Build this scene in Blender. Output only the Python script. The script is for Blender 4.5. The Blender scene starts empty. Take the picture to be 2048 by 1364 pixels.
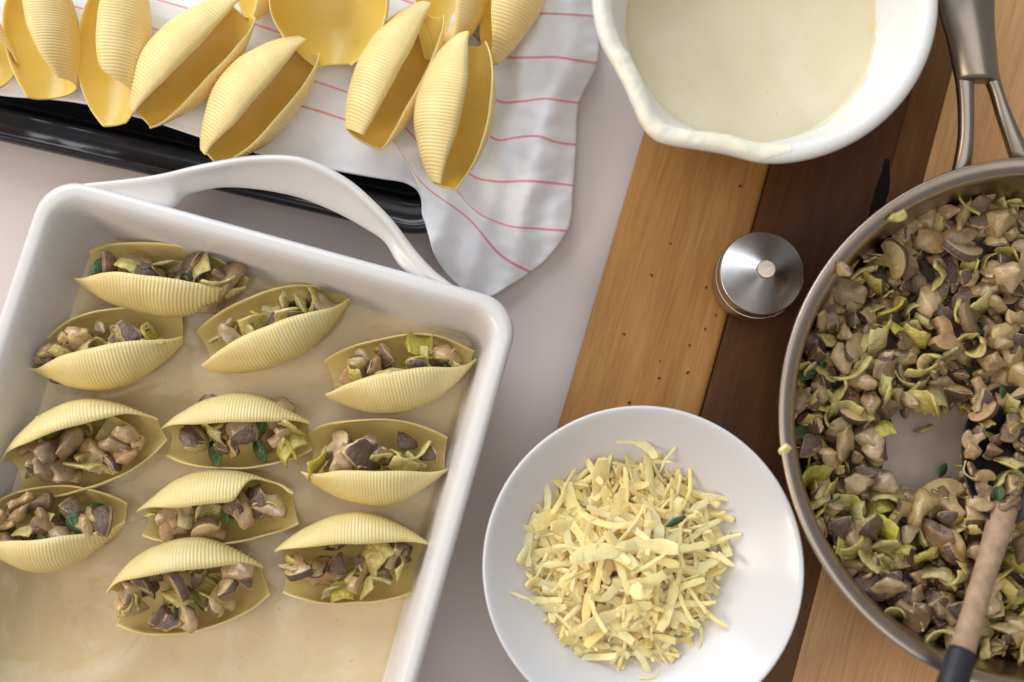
import bpy, bmesh, math, random
from mathutils import Vector, Matrix, Euler, noise

scene = bpy.context.scene
col = scene.collection
R = math.radians
PI = math.pi

# ------------------------------------------------------------------ camera
F_PX, CAM_H = 2472.0, 0.68
TILT = math.atan(318 / 2472)
cam_data = bpy.data.cameras.new('camera')
cam = bpy.data.objects.new('camera', cam_data)
col.objects.link(cam)
cam.location = (0, 0, CAM_H)
cam.rotation_euler = (TILT, 0, 0)
cam_data.sensor_width = 36.0
cam_data.lens = 36.0 * F_PX / 2048
cam_data.clip_start = 0.01
cam_data.clip_end = 50
cam_data.dof.use_dof = True
cam_data.dof.focus_distance = 0.648
cam_data.dof.aperture_fstop = 2.8
scene.camera = cam

# ------------------------------------------------------------------ room light
world = bpy.data.worlds.new('World')
scene.world = world
world.use_nodes = True
bg = world.node_tree.nodes['Background']
bg.inputs[0].default_value = (1.0, 0.97, 0.95, 1)
bg.inputs[1].default_value = 0.24


def area(name, loc, target, sx, sy, power, colour):
    ld = bpy.data.lights.new(name, 'AREA')
    ld.shape = 'RECTANGLE'
    ld.size, ld.size_y, ld.energy, ld.color = sx, sy, power, colour
    o = bpy.data.objects.new(name, ld)
    col.objects.link(o)
    o.location = loc
    o.rotation_euler = (Vector(target) - Vector(loc)).to_track_quat('-Z', 'Y').to_euler()
    return o


area('window_light', (-0.70, 1.50, 0.95), (0, 0.05, 0), 1.7, 1.2, 30, (0.88, 0.94, 1.0))
area('ceiling_bounce_fill', (0.15, -0.25, 1.95), (0.05, 0, 0), 2.0, 1.7, 11, (1.0, 0.96, 0.92))  # added soft overhead fill standing in for ceiling bounce and part of the ambient
area('warm_room_light', (-1.5, -0.35, 0.95), (0, 0, 0), 0.7, 0.6, 13, (1.0, 0.82, 0.64))

scene.view_settings.view_transform = 'Standard'
scene.view_settings.look = 'None'
scene.view_settings.gamma = 1
scene.view_settings.use_curve_mapping = False
scene.view_settings.exposure = 0.16
scene.render.engine = 'CYCLES'
scene.cycles.use_denoising = True
scene.cycles.max_bounces = 12
scene.cycles.diffuse_bounces = 8
scene.cycles.sample_clamp_indirect = 4


# ------------------------------------------------------------------ helpers
def P(px, py, z):
    """the point at height z that the photograph shows at pixel (px, py)"""
    x = (px - 1024) / F_PX
    y = -(py - 682) / F_PX
    d = Vector((x, y * math.cos(TILT) + math.sin(TILT), y * math.sin(TILT) - math.cos(TILT)))
    return Vector((0, 0, CAM_H)) + d * ((z - CAM_H) / d.z)


def tag(o, label, cat, group=None):
    o['label'] = label
    o['category'] = cat
    if group:
        o['group'] = group
    return o


def thing(name, loc, label, cat, group=None):
    o = bpy.data.objects.new(name, None)
    o.empty_display_size = 0.01
    col.objects.link(o)
    o.location = loc
    return tag(o, label, cat, group)


def mesh_from(name, verts, faces, smooth=True):
    me = bpy.data.meshes.new(name)
    me.from_pydata([tuple(v) for v in verts], [], faces)
    me.update()
    if smooth:
        me.polygons.foreach_set('use_smooth', [True] * len(me.polygons))
    return me


def link(name, me, mats=None, parent=None, loc=None):
    o = bpy.data.objects.new(name, me)
    col.objects.link(o)
    if mats is not None and not me.materials:
        for m in (mats if isinstance(mats, (list, tuple)) else [mats]):
            me.materials.append(m)
    if parent:
        o.parent = parent
    if loc is not None:
        o.location = loc
    return o


def recentre(verts, origin):
    return [Vector(v) - Vector(origin) for v in verts]


def lathe(profile, seg=96, rfun=None):
    """profile: list of (r, z); a first or last r of 0 closes the end"""
    verts, faces, rows = [], [], []
    for r, z in profile:
        if r <= 1e-7:
            rows.append([len(verts)])
            verts.append((0, 0, z))
        else:
            row = []
            for i in range(seg):
                a = 2 * PI * i / seg
                rr = r if rfun is None else rfun(r, z, a)
                row.append(len(verts))
                verts.append((rr * math.cos(a), rr * math.sin(a), z))
            rows.append(row)
    for a, b in zip(rows, rows[1:]):
        n = max(len(a), len(b))
        for i in range(n):
            j = (i + 1) % n
            if len(a) == 1:
                faces.append((a[0], b[j], b[i]))
            elif len(b) == 1:
                faces.append((a[i], a[j], b[0]))
            else:
                faces.append((a[i], a[j], b[j], b[i]))
    return verts, faces


def arc_profile(pts, n=6):
    """smooth an open (r, z) polyline with Catmull-Rom"""
    out = []
    p = [pts[0]] + list(pts) + [pts[-1]]
    for i in range(1, len(p) - 2):
        for k in range(n):
            out.append(cr(p[i - 1], p[i], p[i + 1], p[i + 2], k / n))
    out.append(pts[-1])
    return out


def cr(a, b, c, d, t):
    return tuple(0.5 * (2 * q + (r - p) * t + (2 * p - 5 * q + 4 * r - s) * t * t + (3 * q - p - 3 * r + s) * t ** 3)
                 for p, q, r, s in zip(a, b, c, d))


def spline(pts, n):
    """n points evenly spaced along a Catmull-Rom curve through pts"""
    dense = arc_profile([tuple(p) for p in pts], 24)
    acc = [0]
    for a, b in zip(dense, dense[1:]):
        acc.append(acc[-1] + math.dist(a, b))
    out, j = [], 0
    for i in range(n):
        s = acc[-1] * i / (n - 1)
        while j < len(acc) - 2 and acc[j + 1] < s:
            j += 1
        w = (s - acc[j]) / max(acc[j + 1] - acc[j], 1e-12)
        out.append(Vector([p + (q - p) * w for p, q in zip(dense[j], dense[j + 1])]))
    return out


def subsurf(o, lv=2):
    m = o.modifiers.new('subsurf', 'SUBSURF')
    m.levels = m.render_levels = lv
    return o


# ------------------------------------------------------------------ materials
class Mat:
    def __init__(self, name):
        self.m = bpy.data.materials.new(name)
        self.m.use_nodes = True
        self.nt = self.m.node_tree
        self.b = self.nt.nodes['Principled BSDF']

    def n(self, kind, **kw):
        nd = self.nt.nodes.new(kind)
        for k, v in kw.items():
            setattr(nd, k, v)
        return nd

    def l(self, a, b):
        self.nt.links.new(a, b)

    def set(self, **kw):
        for k, v in kw.items():
            key = k.replace('_', ' ')
            for s in self.b.inputs:
                if s.name.lower() == key.lower():
                    s.default_value = v
        return self

    def coord(self, which='Object', scale=(1, 1, 1), rot=(0, 0, 0)):
        tc = self.n('ShaderNodeTexCoord')
        mp = self.n('ShaderNodeMapping')
        mp.inputs['Scale'].default_value = scale
        mp.inputs['Rotation'].default_value = rot
        self.l(tc.outputs[which], mp.inputs[0])
        return mp.outputs[0]

    def noise(self, vec, scale, detail=3, rough=0.55, dist=0.0):
        t = self.n('ShaderNodeTexNoise')
        t.inputs['Scale'].default_value = scale
        t.inputs['Detail'].default_value = detail
        t.inputs['Roughness'].default_value = rough
        t.inputs['Distortion'].default_value = dist
        if vec is not None:
            self.l(vec, t.inputs['Vector'])
        return t.outputs[0]

    def ramp(self, fac, stops):
        r = self.n('ShaderNodeValToRGB')
        e = r.color_ramp.elements
        while len(e) < len(stops):
            e.new(0.5)
        for el, (p, c) in zip(e, stops):
            el.position = p
            el.color = (*c, 1)
        self.l(fac, r.inputs[0])
        return r.outputs[0]

    def mix(self, fac, a, b, mode='MIX'):
        x = self.n('ShaderNodeMix', data_type='RGBA', blend_type=mode)
        for s, v in ((x.inputs[0], fac), (x.inputs[6], a), (x.inputs[7], b)):
            if hasattr(v, 'is_linked'):
                self.l(v, s)
            elif isinstance(v, (int, float)):
                s.default_value = v
            else:
                s.default_value = (*v, 1)
        return x.outputs[2]

    def math(self, op, a, b=None, c=None):
        x = self.n('ShaderNodeMath', operation=op)
        for s, v in zip(x.inputs, (a, b, c)):
            if v is None:
                continue
            if hasattr(v, 'is_linked'):
                self.l(v, s)
            else:
                s.default_value = v
        return x.outputs[0]

    def random(self):
        oi = self.n('ShaderNodeObjectInfo')
        ge = self.n('ShaderNodeNewGeometry')
        return self.math('FRACT', self.math('ADD', oi.outputs['Random'], ge.outputs['Random Per Island']))

    def colour(self, c):
        if hasattr(c, 'is_linked'):
            self.l(c, self.b.inputs['Base Color'])
        else:
            self.b.inputs['Base Color'].default_value = (*c, 1)
        return self

    def rough(self, s):
        self.l(s, self.b.inputs['Roughness'])
        return self

    def bump(self, h, strength=0.3, dist=0.001):
        b = self.n('ShaderNodeBump')
        b.inputs['Strength'].default_value = strength
        b.inputs['Distance'].default_value = dist
        self.l(h, b.inputs['Height'])
        self.l(b.outputs[0], self.b.inputs['Normal'])
        return self

    def sss(self, w, radius, scale):
        self.b.inputs['Subsurface Weight'].default_value = w
        self.b.inputs['Subsurface Radius'].default_value = radius
        self.b.inputs['Subsurface Scale'].default_value = scale
        return self


def mat_pasta(name, lo, hi, rough):
    m = Mat(name)
    v = m.coord()
    c = m.ramp(m.noise(v, 55, 3), [(0.3, lo), (0.7, hi)])
    r = m.random()
    c = m.mix(m.math('MULTIPLY', r, 0.35), c, tuple(x * y for x, y in zip(hi, (1.02, 0.98, 0.8))))
    m.colour(c).set(Roughness=rough, Coat_Weight=0.12, Coat_Roughness=0.25)
    m.sss(0.4, (1.0, 0.66, 0.25), 0.003)
    m.bump(m.noise(v, 900, 2), 0.12, 0.0004)
    return m.m


M = {}
M['pasta_dry'] = mat_pasta('pasta_ribbed', (0.79, 0.61, 0.25), (0.84, 0.69, 0.35), 0.48)
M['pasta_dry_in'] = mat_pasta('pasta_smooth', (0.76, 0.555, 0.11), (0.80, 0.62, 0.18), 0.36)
M['pasta_stuffed'] = mat_pasta('pasta_stuffed_ribbed', (0.69, 0.55, 0.22), (0.77, 0.65, 0.34), 0.40)
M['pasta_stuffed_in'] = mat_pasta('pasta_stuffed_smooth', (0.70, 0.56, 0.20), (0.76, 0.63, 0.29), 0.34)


def mat_glaze(name, c, rough=0.12):
    m = Mat(name)
    v = m.coord()
    m.colour(m.ramp(m.noise(v, 9, 2), [(0.3, tuple(x * 0.96 for x in c)), (0.7, c)]))
    m.rough(m.ramp(m.noise(v, 30, 3), [(0.3, (rough,) * 3), (0.8, (rough * 1.7,) * 3)]))
    m.set(Specular_IOR_Level=0.5)
    m.bump(m.noise(v, 45, 2), 0.05, 0.001)
    return m.m


M['dish'] = mat_glaze('white_stoneware', (0.71, 0.70, 0.70), 0.22)
M['plate'] = mat_glaze('white_porcelain', (0.71, 0.71, 0.725), 0.14)
M['bowl'] = mat_glaze('white_bowl_plastic', (0.80, 0.80, 0.785), 0.25)


def mat_sauce(name, lo, hi, fleck=0.5, rough=0.2, patch=None):
    m = Mat(name)
    v = m.coord()
    c = m.ramp(m.noise(v, 14, 4, 0.6), [(0.3, lo), (0.7, hi)])
    if patch:
        pf = m.ramp(m.noise(v, 11, 5, 0.62, 1.2), [(0.50, (0, 0, 0)), (0.72, (1, 1, 1))])
        c = m.mix(m.math('MULTIPLY', pf, 0.75), c, patch)
    fv = m.coord('Object', (1, 1, 1), (0, 0, 0.4))
    dark = m.ramp(m.noise(fv, 430, 2, 0.7), [(0.70, (0, 0, 0)), (0.74, (1, 1, 1))])
    where = m.ramp(m.noise(v, 35, 2), [(0.45, (0, 0, 0)), (0.62, (1, 1, 1))])
    c = m.mix(m.math('MULTIPLY', m.math('MULTIPLY', dark, where), fleck), c, (0.22, 0.16, 0.08))
    or_ = m.ramp(m.noise(v, 90, 1), [(0.68, (0, 0, 0)), (0.80, (1, 1, 1))])
    c = m.mix(m.math('MULTIPLY', or_, 0.3), c, (0.78, 0.52, 0.20))
    m.colour(c).set(Roughness=rough, Specular_IOR_Level=0.5)
    m.sss(0.15, (1, 0.8, 0.5), 0.002)
    m.bump(m.noise(v, 38, 4, 0.6), 0.25, 0.003)
    return m.m


M['dish_sauce'] = mat_sauce('thin_cream_sauce', (0.55, 0.42, 0.22), (0.67, 0.54, 0.32), 0.8, 0.13, (0.82, 0.75, 0.60))
M['bowl_sauce'] = mat_sauce('white_sauce', (0.68, 0.60, 0.40), (0.74, 0.68, 0.50), 0.5, 0.3, (0.80, 0.76, 0.62))


def mat_cloth(name, c, weave, stripes=False, bd=0.00012):
    m = Mat(name)
    v = m.coord('UV')
    sp = m.n('ShaderNodeSeparateXYZ')
    m.l(v, sp.inputs[0])
    wx = m.math('SINE', m.math('MULTIPLY', sp.outputs[0], weave))
    wy = m.math('SINE', m.math('MULTIPLY', sp.outputs[1], weave))
    w = m.math('MULTIPLY', wx, wy)
    base = m.ramp(m.noise(v, 2.5, 4), [(0.3, tuple(x * 0.95 for x in c)), (0.7, c)])
    if stripes:
        fr = m.math('FRACT', m.math('ADD', m.math('MULTIPLY', sp.outputs[1], 1.0), 0.5))
        dd = m.math('ABSOLUTE', m.math('SUBTRACT', fr, 0.5))
        thr = m.math('ADD', 0.017, m.math('MULTIPLY', m.noise(v, 40, 2), 0.022))
        line = m.math('LESS_THAN', dd, thr)
        inside = m.math('GREATER_THAN', sp.outputs[1], 0.5)
        broken = m.math('GREATER_THAN', m.noise(v, 120, 1), 0.36)
        fac = m.math('MULTIPLY', m.math('MULTIPLY', line, inside), m.math('MULTIPLY', broken, 0.85))
        base = m.mix(fac, base, (0.82, 0.20, 0.28))
    m.colour(base).set(Roughness=0.9, Specular_IOR_Level=0.15, Sheen_Weight=0.15)
    m.bump(m.math('ADD', w, m.math('MULTIPLY', m.noise(v, 30, 3), 1.5)), 0.25, bd)
    return m.m


M['towel'] = mat_cloth('striped_cotton', (0.88, 0.90, 0.96), 90, True)
M['tablecloth'] = mat_cloth('white_table_linen', (0.64, 0.575, 0.56), 5200, False, 0.00010)


def mat_wood(name, a, b, c, scale=1.0, rough=0.34):
    m = Mat(name)
    v = m.coord('Object', (1.6 * scale, 15 * scale, 15 * scale))
    n1 = m.noise(v, 3.2, 5, 0.62, 0.8)
    v2 = m.coord('Object', (9, 220, 220))
    n2 = m.noise(v2, 3.0, 6, 0.7)
    base = m.ramp(n1, [(0.25, a), (0.5, b), (0.78, c)])
    fine = m.ramp(n2, [(0.38, (0.66, 0.62, 0.58)), (0.56, (1, 1, 1))])
    m.colour(m.mix(0.55, base, fine, 'MULTIPLY'))
    v3 = m.coord('Object', (1, 1, 1))
    m.rough(m.ramp(m.noise(v3, 22, 3), [(0.3, (rough,) * 3), (0.75, (rough + 0.16,) * 3)]))
    m.set(Specular_IOR_Level=0.2)
    m.bump(n2, 0.15, 0.0006)
    return m.m


M['wood_light'] = mat_wood('cherry_plank', (0.29, 0.135, 0.036), (0.37, 0.185, 0.056), (0.45, 0.235, 0.078))
M['wood_dark'] = mat_wood('walnut_plank', (0.040, 0.013, 0.003), (0.075, 0.026, 0.005), (0.12, 0.045, 0.010))
M['wood_mid'] = mat_wood('brown_plank', (0.10, 0.042, 0.012), (0.15, 0.065, 0.02), (0.20, 0.09, 0.03))
M['wood_pale'] = mat_wood('maple_plank', (0.56, 0.30, 0.13), (0.64, 0.37, 0.17), (0.70, 0.42, 0.21))


def mat_plain(name, c, rough, metal=0.0, var=0.12, scale=80, **kw):
    m = Mat(name)
    v = m.coord()
    lo = tuple(x * (1 - var) for x in c)
    m.colour(m.ramp(m.noise(v, scale, 3), [(0.3, lo), (0.7, c)]))
    m.rough(m.ramp(m.noise(v, scale * 0.6, 3), [(0.3, (rough,) * 3), (0.8, (min(1, rough * 1.5),) * 3)]))
    m.set(Metallic=metal, **kw)
    return m.m


M['spoon_wood'] = mat_plain('spoon_beech', (0.50, 0.33, 0.21), 0.5, 0.0, 0.35, 160)
M['black'] = mat_plain('black_enamel', (0.012, 0.013, 0.018), 0.16, 0.0, 0.3)
M['black_rubber'] = mat_plain('black_grip', (0.02, 0.02, 0.026), 0.45)
M['dark_head'] = mat_plain('dark_spoon_head', (0.016, 0.014, 0.016), 0.25)
M['knot'] = mat_plain('dark_knot', (0.008, 0.006, 0.005), 0.7, 0, 0.3, 300, Specular_IOR_Level=0.2)
M['pan_floor'] = mat_plain('greasy_pan_floor', (0.56, 0.46, 0.36), 0.4, 0.0, 0.2, 60)
M['smear'] = mat_sauce('smeared_sauce', (0.85, 0.81, 0.62), (0.88, 0.86, 0.76), 0.0, 0.35)
M['crumb'] = mat_plain('pepper', (0.06, 0.025, 0.012), 0.7)


def mat_steel(name, c, rough, aniso=0.0, z=True):
    m = Mat(name)
    v = m.coord('Object', (1, 1, 1))
    m.colour(m.ramp(m.noise(v, 40, 3), [(0.3, tuple(x * 0.9 for x in c)), (0.7, c)]))
    m.set(Metallic=1.0, Anisotropic=aniso)
    m.rough(m.ramp(m.noise(v, 90, 3), [(0.3, (rough,) * 3), (0.8, (rough + 0.08,) * 3)]))
    if aniso:
        t = m.n('ShaderNodeTangent', direction_type='RADIAL', axis='Z')
        m.l(t.outputs[0], m.b.inputs['Tangent'])
    return m.m


M['mill_steel'] = mat_steel('turned_steel', (0.52, 0.51, 0.505), 0.25, 0.85)
M['mill_knob'] = mat_steel('pale_brass_knob', (0.72, 0.62, 0.52), 0.4)
M['pan_steel'] = mat_steel('pan_steel', (0.47, 0.40, 0.33), 0.30, 0.5)
M['handle_steel'] = mat_steel('handle_steel', (0.40, 0.355, 0.30), 0.30)


def mat_food(name, stops, rough, sss=0.2, coat=0.25, bump=0.3, fine=300):
    m = Mat(name)
    v = m.coord()
    r = m.random()
    c = m.ramp(r, stops)
    shade = m.ramp(m.noise(v, 2.2, 4, 0.65), [(0.25, (0.42, 0.34, 0.28)), (0.6, (1, 1, 1))])
    c = m.mix(0.75, c, shade, 'MULTIPLY')
    m.colour(c).set(Roughness=rough, Coat_Weight=coat, Coat_Roughness=0.12)
    m.sss(sss, (1, 0.7, 0.4), 0.002)
    m.bump(m.noise(v, 7, 4), bump, 0.08)
    return m.m


M['flesh'] = mat_food('mushroom_flesh', [(0.0, (0.48, 0.30, 0.14)), (0.2, (0.64, 0.46, 0.23)), (0.36, (0.32, 0.20, 0.115)), (0.5, (0.58, 0.42, 0.18)),
                                         (0.66, (0.40, 0.28, 0.16)), (0.82, (0.70, 0.53, 0.30)), (1.0, (0.22, 0.135, 0.075))], 0.26, 0.3, 0.45, 0.15)
M['skin'] = mat_food('mushroom_skin', [(0.0, (0.11, 0.065, 0.04)), (0.4, (0.21, 0.135, 0.085)), (0.7, (0.15, 0.10, 0.08)),
                                       (1.0, (0.30, 0.19, 0.11))], 0.32, 0.05, 0.2)
M['leek'] = mat_food('leek', [(0.0, (0.64, 0.54, 0.17)), (0.35, (0.70, 0.60, 0.26)), (0.6, (0.58, 0.50, 0.07)),
                              (0.85, (0.62, 0.54, 0.30)), (1.0, (0.44, 0.40, 0.05))], 0.26, 0.4, 0.35)
M['herb'] = mat_food('herb', [(0.0, (0.030, 0.085, 0.022)), (0.6, (0.05, 0.13, 0.035)), (1.0, (0.02, 0.06, 0.02))], 0.35, 0.1)
M['cheese'] = mat_food('cheese', [(0.0, (0.99, 0.81, 0.37)), (0.5, (0.99, 0.85, 0.48)), (1.0, (0.98, 0.77, 0.31))], 0.5, 0.6, 0.05, 0.12)
for nm in ('cheese',):
    for nd in bpy.data.materials[nm].node_tree.nodes:
        if nd.type == 'MIX' and nd.blend_type == 'MULTIPLY':
            nd.inputs[0].default_value = 0.12

# ------------------------------------------------------------------ setting: linen table top
BOARD_Z = 0.018


def build_table():
    n, s = 150, 1.5
    verts, faces = [], []
    for j in range(n + 1):
        for i in range(n + 1):
            x, y = (i / n - 0.5) * s, (j / n - 0.5) * s + 0.05
            q = Vector((x * 5 + y * 2.0, y * 3 - x * 1.2, 3.1))
            z = 0.0030 * noise.noise(q) + 0.0016 * noise.noise(q * 2.7)
            verts.append((x, y, z - 0.0042))
    for j in range(n):
        for i in range(n):
            a = j * (n + 1) + i
            faces.append((a, a + 1, a + n + 2, a + n + 1))
    me = mesh_from('tablecloth', verts, faces)
    uv = me.uv_layers.new(name='UVMap')
    for lp in me.loops:
        v = me.vertices[lp.vertex_index].co
        uv.data[lp.index].uv = (v.x, v.y)
    o = link('tablecloth', me, M['tablecloth'])
    o['kind'] = 'structure'


build_table()

# ------------------------------------------------------------------ cutting board
BDIR = Vector((math.cos(R(-106.6)), math.sin(R(-106.6)), 0))     # runs down the picture
BNRM = Vector((-BDIR.y, BDIR.x, 0))                               # to the right


def build_board():
    corner = P(1008, 1222, BOARD_Z)
    root = thing('cutting_board', (corner.x, corner.y, 0),
                 'striped wooden cutting board of cherry, walnut and maple planks under the bowl and pan', 'cutting board')
    widths = []
    for (a, b) in (((1540, 340), (1400, 830)), ((1815, 220), (1725, 540)), ((1925, 150), (1610, 1170))):
        m = (P(*a, BOARD_Z) + P(*b, BOARD_Z)) / 2
        widths.append((m - corner).dot(BNRM))
    edges = [0] + widths + [widths[2] + 0.16, widths[2] + 0.24]
    names = ['wood_light', 'wood_dark', 'wood_mid', 'wood_pale', 'wood_dark']
    for k, (a, b, mn) in enumerate(zip(edges, edges[1:], names)):
        g = 0.00012
        w, L, h = (b - a) - 2 * g, 0.62, BOARD_Z - 0.0005 + (0.0002 if k % 2 else 0)
        bm = bmesh.new()
        bmesh.ops.create_cube(bm, size=1)
        for v in bm.verts:
            v.co = Vector((v.co.x * L, v.co.y * w, v.co.z * h))
        eds = [e for e in bm.edges if (e.verts[0].co.z > 0 and e.verts[1].co.z > 0 and
               ((k == 0 and e.verts[0].co.y < 0 and e.verts[1].co.y < 0) or e.verts[0].co.x * e.verts[1].co.x > 0 and abs(e.verts[0].co.x - e.verts[1].co.x) < 1e-6))]
        bmesh.ops.bevel(bm, geom=eds, offset=0.0025, segments=4, profile=0.5, clamp_overlap=True, affect='EDGES')
        me = bpy.data.meshes.new('plank')
        bm.to_mesh(me)
        bm.free()
        c = BNRM * ((a + b) / 2) - BDIR * (L / 2)
        o = link('plank', me, M[mn], root, (c.x, c.y, 0.0005 + h / 2))
        o.rotation_euler = (0, 0, math.atan2(-BDIR.y, -BDIR.x) + 0)
        o['label'] = ['orange cherry plank along the edge', 'dark walnut plank', 'medium brown plank', 'pale maple plank', 'dark walnut plank'][k]
    # black bark pocket in the walnut
    pts = [(1774, 318), (1768, 360), (1757, 400), (1746, 440), (1738, 480)]
    ws = [6, 12, 13, 11, 4]
    vs = []
    cs = spline([P(x, y, BOARD_Z) for x, y in pts], 18)
    n = len(cs)
    fs = []
    for i, c in enumerate(cs):
        t = i / (n - 1)
        wv = 0.0042 * math.sin(PI * (0.12 + 0.78 * t)) + 0.0006 * noise.noise(Vector((t * 9, 0, 0)))
        for k, (s, z) in enumerate(((-1, 0.0), (-0.6, 0.0004), (-0.15, 0.0003), (0.15, 0.0003), (0.6, 0.0004), (1, 0.0))):
            q = c + BNRM * (s * wv)
            vs.append(Vector((q.x, q.y, BOARD_Z + z)))
    for i in range(n - 1):
        for k in range(5):
            a = i * 6 + k
            fs.append((a, a + 1, a + 7, a + 6))
    link('bark_pocket', mesh_from('bark_pocket', recentre(vs, root.location), fs), M['knot'], root)


build_board()

# ------------------------------------------------------------------ black baking tray
TRAY_Z = 0.022


def rrect(hx, hy, r, n=10):
    pts = []
    for cx, cy, a0 in ((hx - r, hy - r, 0), (-hx + r, hy - r, 90), (-hx + r, -hy + r, 180), (hx - r, -hy + r, 270)):
        for i in range(n + 1):
            a = R(a0 + 90 * i / n)
            pts.append((cx + r * math.cos(a), cy + r * math.sin(a)))
    return pts


def loft_rings(rings, close_start=False, close_end=False):
    verts = [v for r in rings for v in r]
    n = len(rings[0])
    faces = []
    for k in range(len(rings) - 1):
        for i in range(n):
            j = (i + 1) % n
            faces.append((k * n + i, k * n + j, (k + 1) * n + j, (k + 1) * n + i))
    if close_start:
        faces.append(tuple(reversed(range(n))))
    if close_end:
        faces.append(tuple(range((len(rings) - 1) * n, len(rings) * n)))
    return verts, faces


def build_tray():
    a, b = P(0, 286, 0.012), P(912, 494, 0.012)
    d = (b - a).normalized()
    up = Vector((-d.y, d.x, 0))
    hx, hy = 0.20, 0.14
    c = b - d * hx + up * hy
    prof = [(-0.014, 0.001), (-0.009, 0.004), (-0.003, 0.012), (0.0, 0.0175), (-0.0005, 0.0205), (-0.0025, 0.0222), (-0.0050, 0.0212),
            (-0.0075, 0.0200), (-0.0120, 0.0203), (-0.0150, 0.0210), (-0.0175, 0.0200), (-0.0190, 0.0170), (-0.0230, 0.0060), (-0.0270, 0.0030)]
    rings = []
    for off, z in prof:
        rings.append([(x, y, z) for x, y in rrect(hx + off, hy + off, max(0.012, 0.03 + off))])
    v, f = loft_rings(rings, True, True)
    o = link('baking_tray', mesh_from('baking_tray', v, f), M['black'], None, (c.x, c.y, 0.0))
    o.rotation_euler = (0, 0, math.atan2(d.y, d.x))
    me = o.data
    for p in me.polygons:
        if len(p.vertices) > 4:
            p.use_smooth = False
    tag(o, 'glossy black baking tray with rolled rim under the striped towel', 'baking tray')


build_tray()

# ------------------------------------------------------------------ striped towel
TOWEL_Z = 0.0265


def build_towel():
    # rows run along the pink stripes; row 0 is the hem; (px, py, z)
    t = TOWEL_Z
    rows_l = [
        [(-120, 165, t), (0, 190, t), (150, 203, t), (290, 238, t), (417, 279, t), (546, 314, t), (680, 342, t), (800, 362, t)],
        [(-120, 20, t), (150, 90, t), (300, 128, t), (455, 171, t), (618, 216, t), (695, 241, t), (782, 270, t + .004)],
        [(-120, -60, t), (300, 55, t), (470, 112, t), (673, 177, t - .001), (730, 200, t), (790, 232, t + .002)],
        [(-120, -130, t), (376, 17, t), (495, 44, t), (547, 61, t), (673, 102, t), (845, 150, t)],
        [(-120, -220, t), (376, -60, t), (600, 10, t), (845, 85, t + .001)],
        [(-120, -300, t), (376, -140, t), (600, -70, t), (850, 15, t)],
        [(-120, -380, t), (376, -220, t), (600, -150, t), (860, -70, t)],
        [(-120, -460, t), (376, -300, t), (600, -230, t), (880, -150, t)],
        [(-120, -540, t), (376, -380, t), (600, -310, t), (890, -230, t)],
    ]
    rows_r = [
        [(800, 362, t), (843, 385, .030), (850, 440, .030), (862, 488, .029), (884, 535, .016), (912, 568, .008), (955, 606, .004)],
        [(782, 270, t + .004), (815, 325, .032), (852, 374, .034), (936, 436, .026), (1000, 509, .016), (1062, 545, .006)],
        [(790, 232, t + .002), (850, 300, .030), (905, 370, .032), (955, 425, .028), (1018, 452, .022), (1070, 457, .018), (1136, 462, .005)],
        [(845, 150, t), (890, 260, .030), (935, 344, .030), (991, 363, .024), (1060, 362, .027), (1148, 371, .005)],
        [(845, 85, t + .001), (920, 205, .030), (985, 276, .024), (1030, 275, .028), (1075, 272, .029), (1110, 284, .020), (1154, 290, .005)],
        [(850, 15, t), (930, 140, .030), (992, 200, .023), (1040, 203, .029), (1090, 197, .029), (1125, 202, .018), (1160, 206, .005)],
        [(860, -70, t), (940, 60, .030), (1000, 110, .024), (1050, 115, .030), (1110, 114, .028), (1150, 120, .020), (1196, 127, .005)],
        [(880, -150, t), (980, -20, .030), (1050, 24, .026), (1090, 27, .030), (1140, 29, .026), (1200, 33, .005)],
        [(890, -230, t), (980, -100, .030), (1050, -60, .026), (1090, -58, .030), (1140, -55, .026), (1205, -50, .005)],
    ]
    NL, NR = 46, 40
    lines = []
    for a, b in zip(rows_l, rows_r):
        A = spline([(*p,) for p in a], NL)
        B = spline([(*p,) for p in b], NR)
        lines.append(A + B[1:])
    ncol = NL + NR - 1
    sub = 14
    verts, uvs, faces = [], [], []
    K = len(lines)
    nrow = (K - 1) * sub + 1
    for rI in range(nrow):
        k, w = divmod(rI, sub)
        if k == K - 1:
            k, w = K - 2, sub
        w /= sub
        for c in range(ncol):
            g = lambda i: tuple(lines[max(0, min(K - 1, i))][c])
            px, py, z = cr(g(k - 1), g(k), g(k + 1), g(k + 2), w)
            u, v = c / ncol * 8, k + w
            right = max(0.0, min(1.0, (c - NL + 4) / 12))
            q = Vector((px / 60, py / 60, 1.7))
            z += (0.0009 + 0.0018 * right) * noise.noise(q) + (0.0009 + 0.0009 * right) * noise.noise(q * 2.7 + Vector((0, 3, 0)))
            z += right * 0.0022 * math.sin(px / 13.0 + 0.02 * py + 1.5 * noise.noise(q * 0.6)) * min(1.0, max(0.0, (1175 - px) / 60))
            if v < 0.12:
                z += 0.0008 * math.cos(v / 0.12 * PI / 2)
            verts.append(P(px, py, max(z, 0.003)))
            uvs.append((u, v))
    for r in range(nrow - 1):
        for c in range(ncol - 1):
            a = r * ncol + c
            faces.append((a, a + 1, a + ncol + 1, a + ncol))
    org = P(700, 200, 0)
    me = mesh_from('kitchen_towel', recentre(verts, org), faces)
    uv = me.uv_layers.new(name='UVMap')
    for lp in me.loops:
        uv.data[lp.index].uv = uvs[lp.vertex_index]
    o = link('kitchen_towel', me, M['towel'], None, org)
    md = o.modifiers.new('thickness', 'SOLIDIFY')
    md.thickness = 0.0016
    md.offset = -1
    subsurf(o, 1)
    tag(o, 'white cotton kitchen towel with thin pink stripes draped over the black tray', 'towel')


build_towel()

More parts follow.
